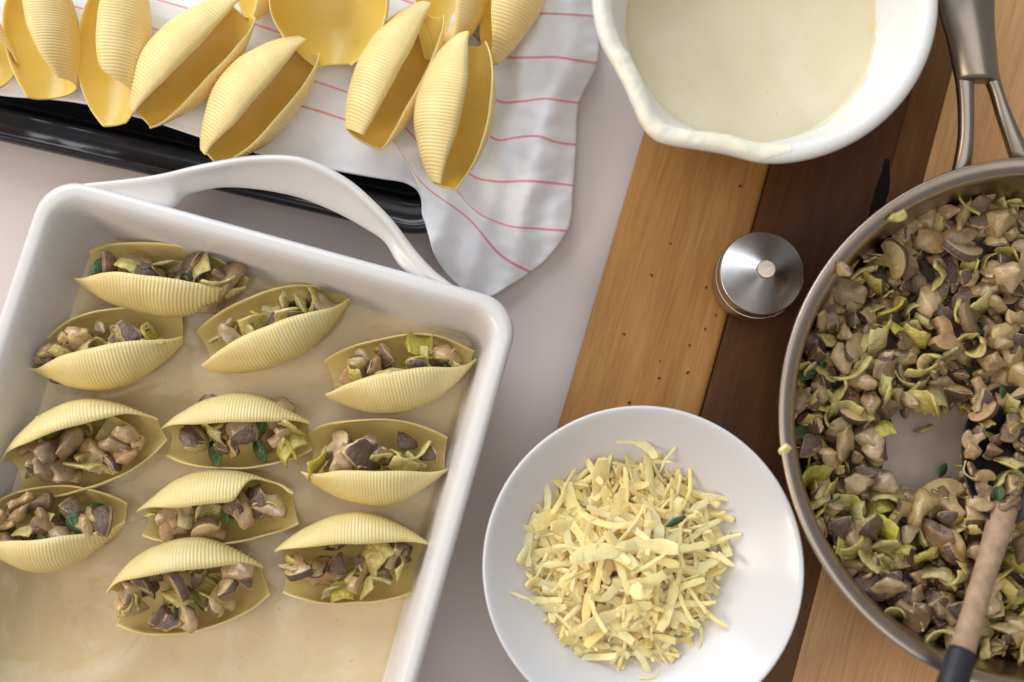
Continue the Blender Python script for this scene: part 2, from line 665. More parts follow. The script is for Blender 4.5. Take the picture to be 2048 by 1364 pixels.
# ------------------------------------------------------------------ baking dish
DISH_RIM = 0.055
TL, TR = P(92, 345, DISH_RIM), P(1046, 607, DISH_RIM)
DX = (TR - TL).normalized()
DY = Vector((-DX.y, DX.x, 0))
DHX, DHY = (TR - TL).length / 2, 0.175
DC = (TL + TR) / 2 - DY * DHY
DC.z = 0


def build_dish():
    root = thing('baking_dish', DC, 'large white stoneware baking dish with loop handle holding stuffed shells', 'baking dish')
    prof = [(-0.030, 0.001), (-0.024, 0.0012), (-0.020, 0.004), (-0.010, 0.026), (-0.0035, 0.044), (-0.0008, 0.0495), (0.0, 0.0525), (-0.0012, 0.0545),
            (-0.0035, 0.0553), (-0.0062, 0.0549), (-0.0082, 0.0538), (-0.0100, 0.0505), (-0.0118, 0.045), (-0.0165, 0.025), (-0.0195, 0.012),
            (-0.0240, 0.0068), (-0.032, 0.0055), (-0.05, 0.0055)]
    rings = []
    for off, z in prof:
        rings.append([(x, y, z) for x, y in rrect(DHX + off, DHY + off, max(0.008, 0.021 + off * 0.55), 12)])
    v, f = loft_rings(rings, True, True)
    o = link('dish_body', mesh_from('dish_body', v, f), M['dish'], root)
    o.rotation_euler = (0, 0, math.atan2(DX.y, DX.x))
    # loop handle on the far side and its twin on the near side
    outer = [(118, 376, .0525), (165, 366, .0535), (215, 361, .0545), (300, 351, .057), (423, 330, .060), (485, 319, .061), (546, 315, .062), (596, 319, .062), (642, 335, .061), (695, 365, .060),
             (737, 401, .059), (785, 450, .057), (819, 491, .055), (870, 545, .0535), (930, 588, .0530), (965, 612, .0525)]
    inner = [(150, 398, .0520), (230, 413, .0522), (305, 428, .0520), (350, 416, .0505), (369, 396, .048), (431, 382, .045), (475, 381, .044), (519, 385, .044), (560, 392, .044), (601, 402, .044), (642, 418, .044),
             (683, 437, .044), (730, 464, .045), (767, 490, .047), (801, 540, .050), (870, 580, .0515), (935, 610, .052)]
    n = 60
    O = spline([P(x, y, z) for x, y, z in outer], n)
    I = spline([P(x, y, z) for x, y, z in inner], n)
    rings = []
    for a, b in zip(O, I):
        dv = (b - a)
        ln = dv.length
        e = dv.normalized()
        up = e.cross(DX).normalized()
        if up.z < 0:
            up = -up
        th = 0.0055
        sect = [(0.0, -0.0010), (0.0010, 0.0003), (0.0030, 0.0004), (0.005, -0.0006), (0.5 * ln, -0.0010), (ln - 0.003, -0.0004), (ln - 0.0006, -0.0012), (ln, -0.0030),
                (ln - 0.0010, -th), (0.5 * ln, -th - 0.001), (0.002, -th), (0.0, -th + 0.002)]
        rings.append([a + e * s + up * h for s, h in sect])
    v, f = loft_rings(rings, True, True)
    v = [Vector(q) for q in v]
    far = recentre(v, DC)
    h = subsurf(link('handle', mesh_from('handle', far, f), M['dish'], root), 1)
    h2 = link('handle', h.data, None, root)
    h2.rotation_euler = (0, 0, PI)
    subsurf(h2, 1)


build_dish()

SAUCE_Z = 0.0125


def build_dish_sauce():
    hx, hy = DHX - 0.0172, DHY - 0.0172
    n, m = 150, 200
    ring_shells = [q for k, q in SHELLS.items() if k[0] == 'f']
    v, f = [], []
    for j in range(m + 1):
        for i in range(n + 1):
            X, Y = (i / n * 2 - 1) * hx, (j / m * 2 - 1) * hy
            q = Vector((X * 22, Y * 22, 0.3))
            z = SAUCE_Z + 0.0007 * noise.noise(q) + 0.0004 * noise.noise(q * 3)
            e = min(hx - abs(X), hy - abs(Y))
            z += 0.0012 * math.exp(-(e - 0.0018) / 0.0015) if e > 0.0018 else 0.0012
            W = Vector((DC.x, DC.y, 0)) + DX * X + DY * Y
            for o2, lc, rt, L2, k2 in ring_shells:
                dd = rt.to_3x3().inverted() @ Vector((W.x - lc.x, W.y - lc.y, 0))
                g = math.hypot(dd.x / (0.44 * L2), (W - Vector((lc.x, lc.y, 0))).cross((rt.to_3x3() @ Vector((1, 0, 0))).normalized()).length / (k2['a_mid'] * 0.80))
                if g < 2.2:
                    z += 0.0016 * math.exp(-max(0.0, g - 1) / 0.13) * (1.0 if g > 0.72 else 0.0)
            v.append((X, Y, z))
    for j in range(m):
        for i in range(n):
            a = j * (n + 1) + i
            f.append((a, a + 1, a + n + 2, a + n + 1))
    o = link('cream_sauce', mesh_from('cream_sauce', v, f), M['dish_sauce'], None, (DC.x, DC.y, 0))
    o.rotation_euler = (0, 0, math.atan2(DX.y, DX.x))
    tag(o, 'thin beige cream sauce pooled across the floor of the baking dish', 'sauce')



# ------------------------------------------------------------------ pasta shells
def shell_mesh(L, a_mid, d_mid, endA=(0.45, 0.5, 80), endB=(0.45, 0.5, 80), phi=(130, 130), p=1.9, tip=0.06, ribs=48, seed=0,
               th=0.0013, notch=None, wob=0.0012, skew=0.0, ys=0.0):
    """conchiglia: a C shaped section swept along X with ribs round the girth.
    endA / endB: (width factor, depth factor, lip angle) at the two ends; phi: lip angle at the middle on the -Y and +Y side"""
    NT, NP = 240, 28
    out, inn = [], []
    base = []
    for i in range(NT + 1):
        tau = -1 + 2 * i / NT
        e = endA if tau < 0 else endB
        w = 1 - abs(tau) ** p
        wl = 1 - abs(tau) ** 3.0
        a = a_mid * (e[0] + (1 - e[0]) * w)
        d = d_mid * (e[1] + (1 - e[1]) * w)
        row = []
        for j in range(NP + 1):
            s = -1 + 2 * j / NP
            side = phi[0] if s < 0 else phi[1]
            pm = e[2] + (side - e[2]) * wl
            if notch and ((s < 0) == (notch[0] < 0)):
                pm -= notch[3] * math.exp(-((tau - notch[1]) / notch[2]) ** 4)
            ph = R(pm) * s
            x = L / 2 * tau * (1 - tip + tip * abs(s) ** 1.5) + skew * s * L * 0.5
            y = a * math.sin(ph) + ys * a_mid * abs(tau) ** 2.2
            z = -d * math.cos(ph)
            # lips flare a little near the edge
            q = Vector((x * 38 + seed * 7.3, y * 38, z * 38))
            row.append(Vector((x, y, z)) + noise.noise_vector(q) * wob + noise.noise_vector(q * 2.3) * wob * 0.3)
        base.append(row)
    for i in range(NT + 1):
        tau = -1 + 2 * i / NT
        ro, ri = [], []
        amp = 0.00019 * min(1, (1 - abs(tau)) * 7)
        rb = amp * math.sin(2 * PI * ribs * (tau * 0.5 + 0.5))
        for j in range(NP + 1):
            du = base[min(NT, i + 1)][j] - base[max(0, i - 1)][j]
            dv = base[i][min(NP, j + 1)] - base[i][max(0, j - 1)]
            nn = dv.cross(du)
            nn = nn.normalized() if nn.length > 1e-12 else Vector((0, 0, -1))
            s = abs(-1 + 2 * j / NP)
            edge = min(1.0, (1 - s) * 14)
            t2 = th * (0.55 + 0.45 * edge)
            ro.append(base[i][j] + nn * (t2 / 2 + rb * (0.35 + 0.65 * edge)))
            ri.append(base[i][j] - nn * (t2 / 2))
        out.append(ro)
        inn.append(ri)
    W = NP + 1
    verts = [v for r in out for v in r] + [v for r in inn for v in r]
    off = (NT + 1) * W
    faces = []
    for i in range(NT):
        for j in range(NP):
            a = i * W + j
            faces.append((a, a + W, a + W + 1, a + 1))
            faces.append((off + a, off + a + 1, off + a + W + 1, off + a + W))
        a = i * W
        faces.append((a, off + a, off + a + W, a + W))
        a = i * W + NP
        faces.append((a, a + W, off + a + W, off + a))
    for j in range(NP):
        faces.append((j, j + 1, off + j + 1, off + j))
        a = NT * W + j
        faces.append((a, off + a, off + a + 1, a + 1))
    return verts, faces


SHELLS = {}


def place_shell(key, name, A, B, rest, roll, label, group, mat, pitch=0.0, sink=0.0, zc=0.016, L=None, lift=0.0, **kw):
    rest += lift
    a, b = P(*A, rest + zc), P(*B, rest + zc)
    if L is None:
        L = (b - a).length / max(0.2, math.cos(R(pitch)))
    mid = (a + b) / 2
    yaw = math.atan2(b.y - a.y, b.x - a.x)
    kw.setdefault('ys', 0.27 if roll < -12 else (-0.27 if roll > 12 else 0.0))
    v, f = shell_mesh(L, **kw)
    rot = Matrix.Rotation(yaw, 4, 'Z') @ Matrix.Rotation(R(-pitch), 4, 'Y') @ Matrix.Rotation(R(roll), 4, 'X')
    lowest = min((rot @ q).z for q in v)
    loc = Vector((mid.x, mid.y, rest - lowest - sink))
    me = mesh_from(name, v, f)
    half = len(v) // 2
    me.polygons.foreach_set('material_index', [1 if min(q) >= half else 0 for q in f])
    o = link(name, me, mat, None, loc)
    o.rotation_euler = rot.to_euler()
    tag(o, label, 'pasta shell', group)
    SHELLS[key] = (o, loc, rot, L, kw)
    return o


G1, G2 = 'stuffed pasta shells in the baking dish', 'plain pasta shells on the towel'
SB = 0.0120   # dish floor the stuffed shells stand on
ST = [
    # key, A, B, roll, params, label
    ('f1', (160, 540), (492, 580), -36, dict(a_mid=.0195, d_mid=.0185, endA=(.55, .6, 84), endB=(.18, .3, 80), phi=(142, 126), seed=1),
     'stuffed shell half sunk in sauce beside the dish corner, green leaf in its filling'),
    ('f2', (60, 735), (366, 665), -36, dict(a_mid=.0222, d_mid=.0195, endA=(.20, .3, 80), endB=(.42, .55, 85), phi=(142, 128), seed=2),
     'stuffed shell against the dish wall with one blunt end and glossy dark mushroom filling'),
    ('f3', (402, 712), (700, 602), -36, dict(a_mid=.0205, d_mid=.0190, endA=(.62, .7, 88), endB=(.16, .3, 80), phi=(142, 126), seed=3),
     'stuffed shell under the handle rim with bright leek and a basil leaf'),
    ('f4', (652, 770), (952, 722), -36, dict(a_mid=.0210, d_mid=.0190, endA=(.60, .7, 88), endB=(.14, .3, 80), phi=(144, 126), seed=4),
     'stuffed shell in the rounded dish corner with a long pale mushroom stick across it'),
    ('f5', (15, 940), (322, 842), 26, dict(a_mid=.0235, d_mid=.0195, endA=(.42, .6, 84), endB=(.26, .4, 80), phi=(120, 138), seed=5),
     'wide stuffed shell with large pale mushroom wedges heaped above its lower lip'),
    ('f6', (326, 868), (622, 860), 34, dict(a_mid=.0195, d_mid=.0180, endA=(.42, .5, 86), endB=(.42, .5, 86), phi=(126, 138), seed=6),
     'stuffed shell in the middle of the dish with a grey leek sheet and green leaf'),
    ('f7', (610, 925), (894, 925), -30, dict(a_mid=.0232, d_mid=.0200, endA=(.50, .6, 90), endB=(.42, .5, 88), phi=(142, 126), seed=7),
     'stuffed shell with purple-tipped mushrooms spilling over its front lip'),
    ('f8', (-45, 1065), (250, 1045), -32, dict(a_mid=.0228, d_mid=.0195, endA=(.3, .4, 80), endB=(.24, .4, 82), phi=(138, 124), seed=8),
     'stuffed shell tucked against the left dish wall, heaped with grey mushroom pieces'),
    ('f9', (278, 1030), (590, 1000), 30, dict(a_mid=.0192, d_mid=.0180, endA=(.40, .5, 86), endB=(.48, .6, 92), phi=(126, 146), seed=9, notch=(1, .66, .26, 52)),
     'stuffed shell with a torn notch in its upper flank'),
    ('f10', (222, 1198), (530, 1142), 27, dict(a_mid=.0248, d_mid=.0210, endA=(.40, .6, 84), endB=(.32, .5, 82), phi=(114, 136), seed=10),
     'wide open stuffed shell with its yellow floor showing round the filling'),
    ('f11', (556, 1125), (858, 1108), 28, dict(a_mid=.0240, d_mid=.0195, endA=(.50, .7, 88), endB=(.50, .6, 88), phi=(118, 136), seed=11),
     'stuffed shell with a pale lump of chopped filling overflowing its front lip'),
]
for key, A, B, roll, kw, lab in ST:
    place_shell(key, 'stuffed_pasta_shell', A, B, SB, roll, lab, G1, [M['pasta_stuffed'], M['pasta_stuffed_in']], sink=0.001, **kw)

build_dish_sauce()

TZ = TOWEL_Z + 0.0022
EM = [
    ('e1', (62, -70), (105, 182), 34, dict(a_mid=.0195, d_mid=.0190, endA=(.4, .5, 84), endB=(.72, .8, 100), phi=(124, 148), seed=21, tip=.02, p=2.2, ys=-.08, pitch=3),
     'plain shell next to the torn one, its wide rounded mouth towards the black tray rim'),
    ('e2', (240, -60), (226, 246), 42, dict(a_mid=.0200, d_mid=.0190, endA=(.5, .6, 88), endB=(.50, .5, 70), phi=(130, 148), seed=22, tip=.02, p=2.2, ys=-.08, pitch=3, notch=(1, .9, .28, 60)),
     'plain shell with a torn tip, its long lower tongue reaching over the black tray rim'),
    ('e3', (484, 14), (280, 238), -52, dict(a_mid=.0205, d_mid=.0195, endA=(.42, .42, 132), endB=(.36, .38, 128), phi=(150, 168), seed=23, tip=.05, p=2.2, pitch=2, ys=.10),
     'plain shell lying slantwise with a narrow slit opening beside the torn one'),
    ('e4', (614, 88), (418, 322), -51, dict(a_mid=.0207, d_mid=.0195, endA=(.34, .38, 130), endB=(.26, .32, 126), phi=(150, 166), seed=24, tip=.05, p=2.1, pitch=2, ys=.10),
     'plain shell whose pointed tip hangs over the black tray rim by the dish handle'),
    ('e5', (662, -110), (660, 104), 0, dict(a_mid=.0310, d_mid=.0310, endA=(.4, .5, 90), endB=(.30, .35, 88), phi=(98, 98), seed=25, p=2.3, zc=.030, tip=.0, pitch=-26, L=.072),
     'large plain shell gaping wide open like a cup, deep yellow inside'),
    ('e6', (860, 18), (724, 282), -50, dict(a_mid=.0197, d_mid=.0188, endA=(.36, .40, 136), endB=(.50, .55, 136), phi=(150, 170), seed=26, tip=.04, p=2.1, pitch=2, ys=.08),
     'plain shell with rolled round mouth lying next to the gaping one'),
    ('e7', (936, 78), (884, 374), -47, dict(a_mid=.0205, d_mid=.0195, endA=(.40, .42, 130), endB=(.30, .34, 124), phi=(150, 162), seed=27, tip=.05, p=2.1, lift=.006, zc=.018, ys=.10),
     'plain shell with its tip at the fold of the striped towel'),
    ('e8', (930, -170), (884, 118), 22, dict(a_mid=.0200, d_mid=.0170, endA=(.4, .5, 80), endB=(.26, .4, 84), phi=(108, 146), seed=28, tip=.02, p=2.2),
     'plain shell behind the rolled mouth shell, half out of sight'),
    ('e9', (1085, -155), (978, 120), 70, dict(a_mid=.0195, d_mid=.0165, endA=(.4, .5, 80), endB=(.2, .4, 80), phi=(130, 140), seed=29, tip=.02, p=2.2),
     'plain shell lying on its side, ribbed back turned up, next to bare striped towel'),
    ('e10', (-130, 30), (15, 150), 10, dict(a_mid=.0185, d_mid=.0165, seed=30),
     'plain shell at the far towel end with only its tip showing'),
    ('e11', (560, -210), (508, 30), 40, dict(a_mid=.0185, d_mid=.0165, endB=(.22, .4, 80), phi=(120, 148), seed=31, tip=.02, p=2.2),
     'plain shell behind the gaping one, only its pale tip showing'),
]
for key, A, B, roll, kw, lab in EM:
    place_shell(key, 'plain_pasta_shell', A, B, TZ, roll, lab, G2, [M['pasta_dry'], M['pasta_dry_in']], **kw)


# ------------------------------------------------------------------ food pieces
def finish_piece(bm, name, mats, seed, wob=0.06, freq=1.6):
    for v in bm.verts:
        q = v.co * freq + Vector((seed * 3.7, seed * 1.3, seed))
        v.co += noise.noise_vector(q) * wob
    bm.normal_update()
    me = bpy.data.meshes.new(name)
    bm.to_mesh(me)
    bm.free()
    for m in mats:
        me.materials.append(m)
    me.polygons.foreach_set('use_smooth', [True] * len(me.polygons))
    return me


def dice(seed):
    rg = random.Random(seed)
    bm = bmesh.new()
    sc = (0.62, rg.uniform(.34, .52), rg.uniform(.24, .42))
    vs = []
    for i in range(11):
        v = Vector([rg.gauss(0, 1) for _ in range(3)]).normalized()
        m = max(abs(v.x), abs(v.y), abs(v.z))
        v = v.lerp(v / m, 0.55)
        vs.append(bm.verts.new((v.x * sc[0], v.y * sc[1], v.z * sc[2])))
    bmesh.ops.convex_hull(bm, input=vs)
    for v in [v for v in bm.verts if not v.link_faces]:
        bm.verts.remove(v)
    bm.normal_update()
    side = rg.choice([Vector((0, 0, 1)), Vector((0, 1, 0)), None])
    bmesh.ops.triangulate(bm, faces=list(bm.faces))
    bmesh.ops.subdivide_edges(bm, edges=list(bm.edges), cuts=2, use_grid_fill=True)
    for _ in range(1):
        bmesh.ops.smooth_vert(bm, verts=list(bm.verts), factor=0.5, use_axis_x=True, use_axis_y=True, use_axis_z=True)
    for v in bm.verts:
        v.co *= 1.14
    bm.normal_update()
    for f in bm.faces:
        f.material_index = 1 if side and f.normal.dot(side) > 0.5 else 0
    return finish_piece(bm, 'mushroom_dice', [M['flesh'], M['skin']], seed, 0.15, 3.4)


def wedge(seed):
    rg = random.Random(seed)
    bm = bmesh.new()
    pts = []
    span = rg.uniform(0.9, 1.7)
    for i in range(5):
        for j in range(4):
            a, e = -span / 2 + span * i / 4, 1.35 * j / 3
            pts.append((0.62 * math.cos(a) * math.cos(e), 0.62 * math.sin(a) * math.cos(e), 0.62 * math.sin(e)))
    pts += [(0, 0, 0.12), (0.02, 0, 0.5), (0.30, 0.10, -0.14), (0.30, -0.10, -0.14)]
    vs = [bm.verts.new(p) for p in pts]
    bmesh.ops.convex_hull(bm, input=vs)
    for v in [v for v in bm.verts if not v.link_faces]:
        bm.verts.remove(v)
    bm.normal_update()
    ed = [e for e in bm.edges if len(e.link_faces) == 2 and e.calc_face_angle(0) > 0.7]
    bmesh.ops.bevel(bm, geom=ed, offset=0.05, segments=2, clamp_overlap=True, affect='EDGES')
    bm.normal_update()
    for f in bm.faces:
        c = f.calc_center_median()
        f.material_index = 1 if c.length > 0.5 and f.normal.dot(c.normalized()) > 0.75 else 0
    bmesh.ops.triangulate(bm, faces=list(bm.faces))
    bmesh.ops.smooth_vert(bm, verts=list(bm.verts), factor=0.5, use_axis_x=True, use_axis_y=True, use_axis_z=True)
    for v in bm.verts:
        v.co -= Vector((0.25, 0, 0.2))
    return finish_piece(bm, 'mushroom_wedge', [M['flesh'], M['skin']], seed, 0.08)


def slice_(seed):
    rg = random.Random(seed)
    n = 9
    out = [(0.58 * math.cos(PI * i / n), 0.12 + 0.42 * math.sin(PI * i / n)) for i in range(n + 1)]
    out += [(-0.50, -0.02), (-0.22, 0.0), (-0.15, -0.18), (-0.17, -0.42), (0.15, -0.44), (0.14, -0.18), (0.22, 0.0), (0.50, -0.02)]
    cut = rg.choice([0, 0, 1])
    if cut:
        out = [(x if x > -0.08 else -0.08 + 0.06 * math.sin(y * 9), y) for x, y in out]
    th = rg.uniform(.10, .16)
    bm = bmesh.new()
    f1 = bm.faces.new([bm.verts.new((x, y, -th)) for x, y in out])
    r = bmesh.ops.extrude_face_region(bm, geom=[f1])
    vs = [g for g in r['geom'] if isinstance(g, bmesh.types.BMVert)]
    bmesh.ops.translate(bm, verts=vs, vec=(0, 0, 2 * th))
    bmesh.ops.remove_doubles(bm, verts=bm.verts, dist=0.001)
    bmesh.ops.recalc_face_normals(bm, faces=bm.faces)
    for f in bm.faces:
        c = f.calc_center_median()
        f.material_index = 1 if abs(f.normal.z) < 0.5 and c.y > 0.16 else 0
    ed = [e for e in bm.edges if len(e.link_faces) == 2 and e.calc_face_angle(0) > 1.2]
    bmesh.ops.bevel(bm, geom=ed, offset=0.035, segments=1, clamp_overlap=True, affect='EDGES')
    bmesh.ops.triangulate(bm, faces=[f for f in bm.faces if len(f.verts) > 4])
    k = rg.uniform(-.35, .35)
    for v in bm.verts:
        v.co.z += k * v.co.x ** 2 + 0.2 * k * v.co.y
    return finish_piece(bm, 'mushroom_slice', [M['flesh'], M['skin']], seed, 0.06)


def leek(seed):
    rg = random.Random(seed)
    ang = rg.choice([rg.uniform(0.6, 1.4), rg.uniform(0.6, 1.4), rg.uniform(1.4, 3.2)])
    rad = rg.uniform(.40, .6) * min(1.7, 2.0 / ang)
    wid, th = rg.uniform(.4, .85), 0.05
    n = 10
    bm = bmesh.new()
    rows = []
    for i in range(n + 1):
        a = -ang / 2 + ang * i / n
        tw = rg.uniform(-.03, .03)
        fl = 0.14 * math.sin(i * 0.9 + seed)
        row = []
        for rr, zz in ((rad, -wid / 2), (rad + th + fl * .3, 0), (rad, wid / 2), (rad - th, wid / 2), (rad - th + fl * .3, 0), (rad - th, -wid / 2)):
            row.append(bm.verts.new((rr * math.sin(a), rr * math.cos(a) - rad, zz + tw)))
        rows.append(row)
    for a, b in zip(rows, rows[1:]):
        for j in range(6):
            k = (j + 1) % 6
            bm.faces.new((a[j], a[k], b[k], b[j]))
    bm.faces.new(rows[0])
    bm.faces.new(list(reversed(rows[-1])))
    bmesh.ops.recalc_face_normals(bm, faces=bm.faces)
    return finish_piece(bm, 'leek_strip', [M['leek']], seed, 0.10)


def leaf(seed):
    rg = random.Random(seed)
    n = 8
    bm = bmesh.new()
    rows = []
    bend = rg.uniform(-.3, .5)
    for i in range(n + 1):
        t = i / n
        w = 0.26 * math.sin(PI * (0.04 + 0.93 * t)) ** 0.8
        x = t - 0.5
        z = bend * (t - 0.5) ** 2
        rows.append([bm.verts.new((x, -w, z + 0.10 * w)), bm.verts.new((x, 0, z - 0.03)), bm.verts.new((x, w, z + 0.10 * w)),
                     bm.verts.new((x, w, z + 0.10 * w + 0.03)), bm.verts.new((x, 0, z)), bm.verts.new((x, -w, z + 0.10 * w + 0.03))])
    for a, b in zip(rows, rows[1:]):
        for j in range(6):
            k = (j + 1) % 6
            bm.faces.new((a[j], a[k], b[k], b[j]))
    bm.faces.new(rows[0])
    bm.faces.new(list(reversed(rows[-1])))
    bmesh.ops.recalc_face_normals(bm, faces=bm.faces)
    return finish_piece(bm, 'herb_leaf', [M['herb']], seed, 0.05)


LIB = {'mushroom_dice': [dice(i) for i in range(16)], 'mushroom_wedge': [wedge(i + 50) for i in range(8)],
       'mushroom_slice': [slice_(i + 80) for i in range(8)], 'leek_strip': [leek(i + 120) for i in range(12)],
       'herb_leaf': [leaf(i + 160) for i in range(5)]}
MIX = ['mushroom_dice'] * 9 + ['mushroom_wedge'] * 7 + ['mushroom_slice'] * 3 + ['leek_strip'] * 9 + ['herb_leaf'] * 1


def piece(kind, pos, size, rot, parent, rg):
    size *= {'leek_strip': 1.12, 'herb_leaf': 0.85, 'mushroom_slice': 1.1}.get(kind, 1.0)
    o = link(kind, rg.choice(LIB[kind]), None, parent, Vector(pos) - parent.location)
    o.rotation_euler = rot
    s = size * rg.uniform(.9, 1.1)
    o.scale = (s, s * rg.uniform(.85, 1.15), s * rg.uniform(.85, 1.1))
    return o


def joined_pieces(name, placements, parent, rg):
    """many pieces as one mesh: placements of (kind, pos, size, rot)"""
    mats = [M['flesh'], M['skin'], M['leek'], M['herb']]
    idx = {m.name: i for i, m in enumerate(mats)}
    V, Fc, MI = [], [], []
    for kind, pos, size, rot in placements:
        me = rg.choice(LIB[kind])
        mx = Matrix.Translation(Vector(pos) - parent.location) @ Euler(rot).to_matrix().to_4x4() @ Matrix.Scale(size, 4)
        off = len(V)
        V += [mx @ v.co for v in me.vertices]
        for p in me.polygons:
            Fc.append([off + i for i in p.vertices])
            MI.append(idx[me.materials[p.material_index].name])
    me = mesh_from(name, V, Fc)
    for m in mats:
        me.materials.append(m)
    me.polygons.foreach_set('material_index', MI)
    o = link(name, me, None, parent)
    o['kind'] = 'stuff'
    return o


FILL = {
    'f1': ('mushroom filling with green leaves and leek in the shell beside the dish corner', 17, ['herb_leaf', 'herb_leaf', 'leek_strip', 'leek_strip']),
    'f2': ('glossy dark mushroom filling in the blunt-ended shell against the dish wall', 17, ['leek_strip']),
    'f3': ('filling with bright yellow leek and a basil leaf in the shell under the handle rim', 18, ['herb_leaf', 'leek_strip', 'leek_strip', 'leek_strip']),
    'f4': ('mushroom stick filling in the shell in the rounded dish corner', 17, ['herb_leaf']),
    'f5': ('large mushroom wedges filling the wide shell by the left wall', 19, ['leek_strip', 'mushroom_wedge']),
    'f6': ('mushroom filling with grey leek sheet and green leaf in the middle shell', 16, ['herb_leaf', 'leek_strip']),
    'f7': ('purple-tipped mushroom filling spilling over the front lip of its shell', 18, ['leek_strip', 'mushroom_slice']),
    'f8': ('grey mushroom filling heaped in the shell tucked against the left wall', 22, ['herb_leaf']),
    'f9': ('mushroom filling showing through the torn notch of its shell', 16, ['leek_strip']),
    'f10': ('small mound of mushroom filling in the wide open yellow shell', 17, ['herb_leaf', 'leek_strip']),
    'f11': ('pale lump of chopped filling overflowing the front lip of its shell', 22, ['leek_strip', 'leek_strip']),
}
for key, (lab, n, extra) in FILL.items():
    o, loc, rot, L, kw = SHELLS[key]
    rg = random.Random(hash(key) % 1000 if False else sum(map(ord, key)) * 7)
    root = thing('mushroom_filling', loc + Vector((0, 0, -0.006)), lab, 'filling', 'fillings of the stuffed shells')
    a, d = kw['a_mid'], kw['d_mid']
    n += 13 if key == 'f10' else 8
    bias = (kw['phi'][0] - kw['phi'][1]) / 100.0
    kinds = [rg.choice(MIX) for _ in range(n - len(extra))] + extra
    for i, kd in enumerate(kinds):
        low = i < n * 0.32
        u = -1 + 2 * ((i * 0.618 + rg.uniform(0, .15)) % 1.0)
        x = u * (0.30 if low else 0.38) * L
        w = max(0.2, 1 - (abs(x) / (0.5 * L)) ** 2)
        y = (rg.uniform(-.48, .48) + (0 if low else bias)) * a * w
        zl = (-0.45 * d if low else rg.uniform(.02, .42) * d) * (0.45 + 0.55 * w)
        size = rg.uniform(.0130, .0190)
        pos = loc + rot.to_3x3() @ Vector((x, y, zl)) + Vector((0, 0, 0.001))
        tilt = rg.uniform(-1.1, 1.1)
        piece(kd, pos, size, (tilt, rg.uniform(-1.1, 1.1), rg.uniform(0, 2 * PI)), root, rg)


# ------------------------------------------------------------------ mixing bowl with white sauce
BC = Vector((0.1252, 0.2481, BOARD_Z))
BR = 0.0855
SPOUT = R(-128)


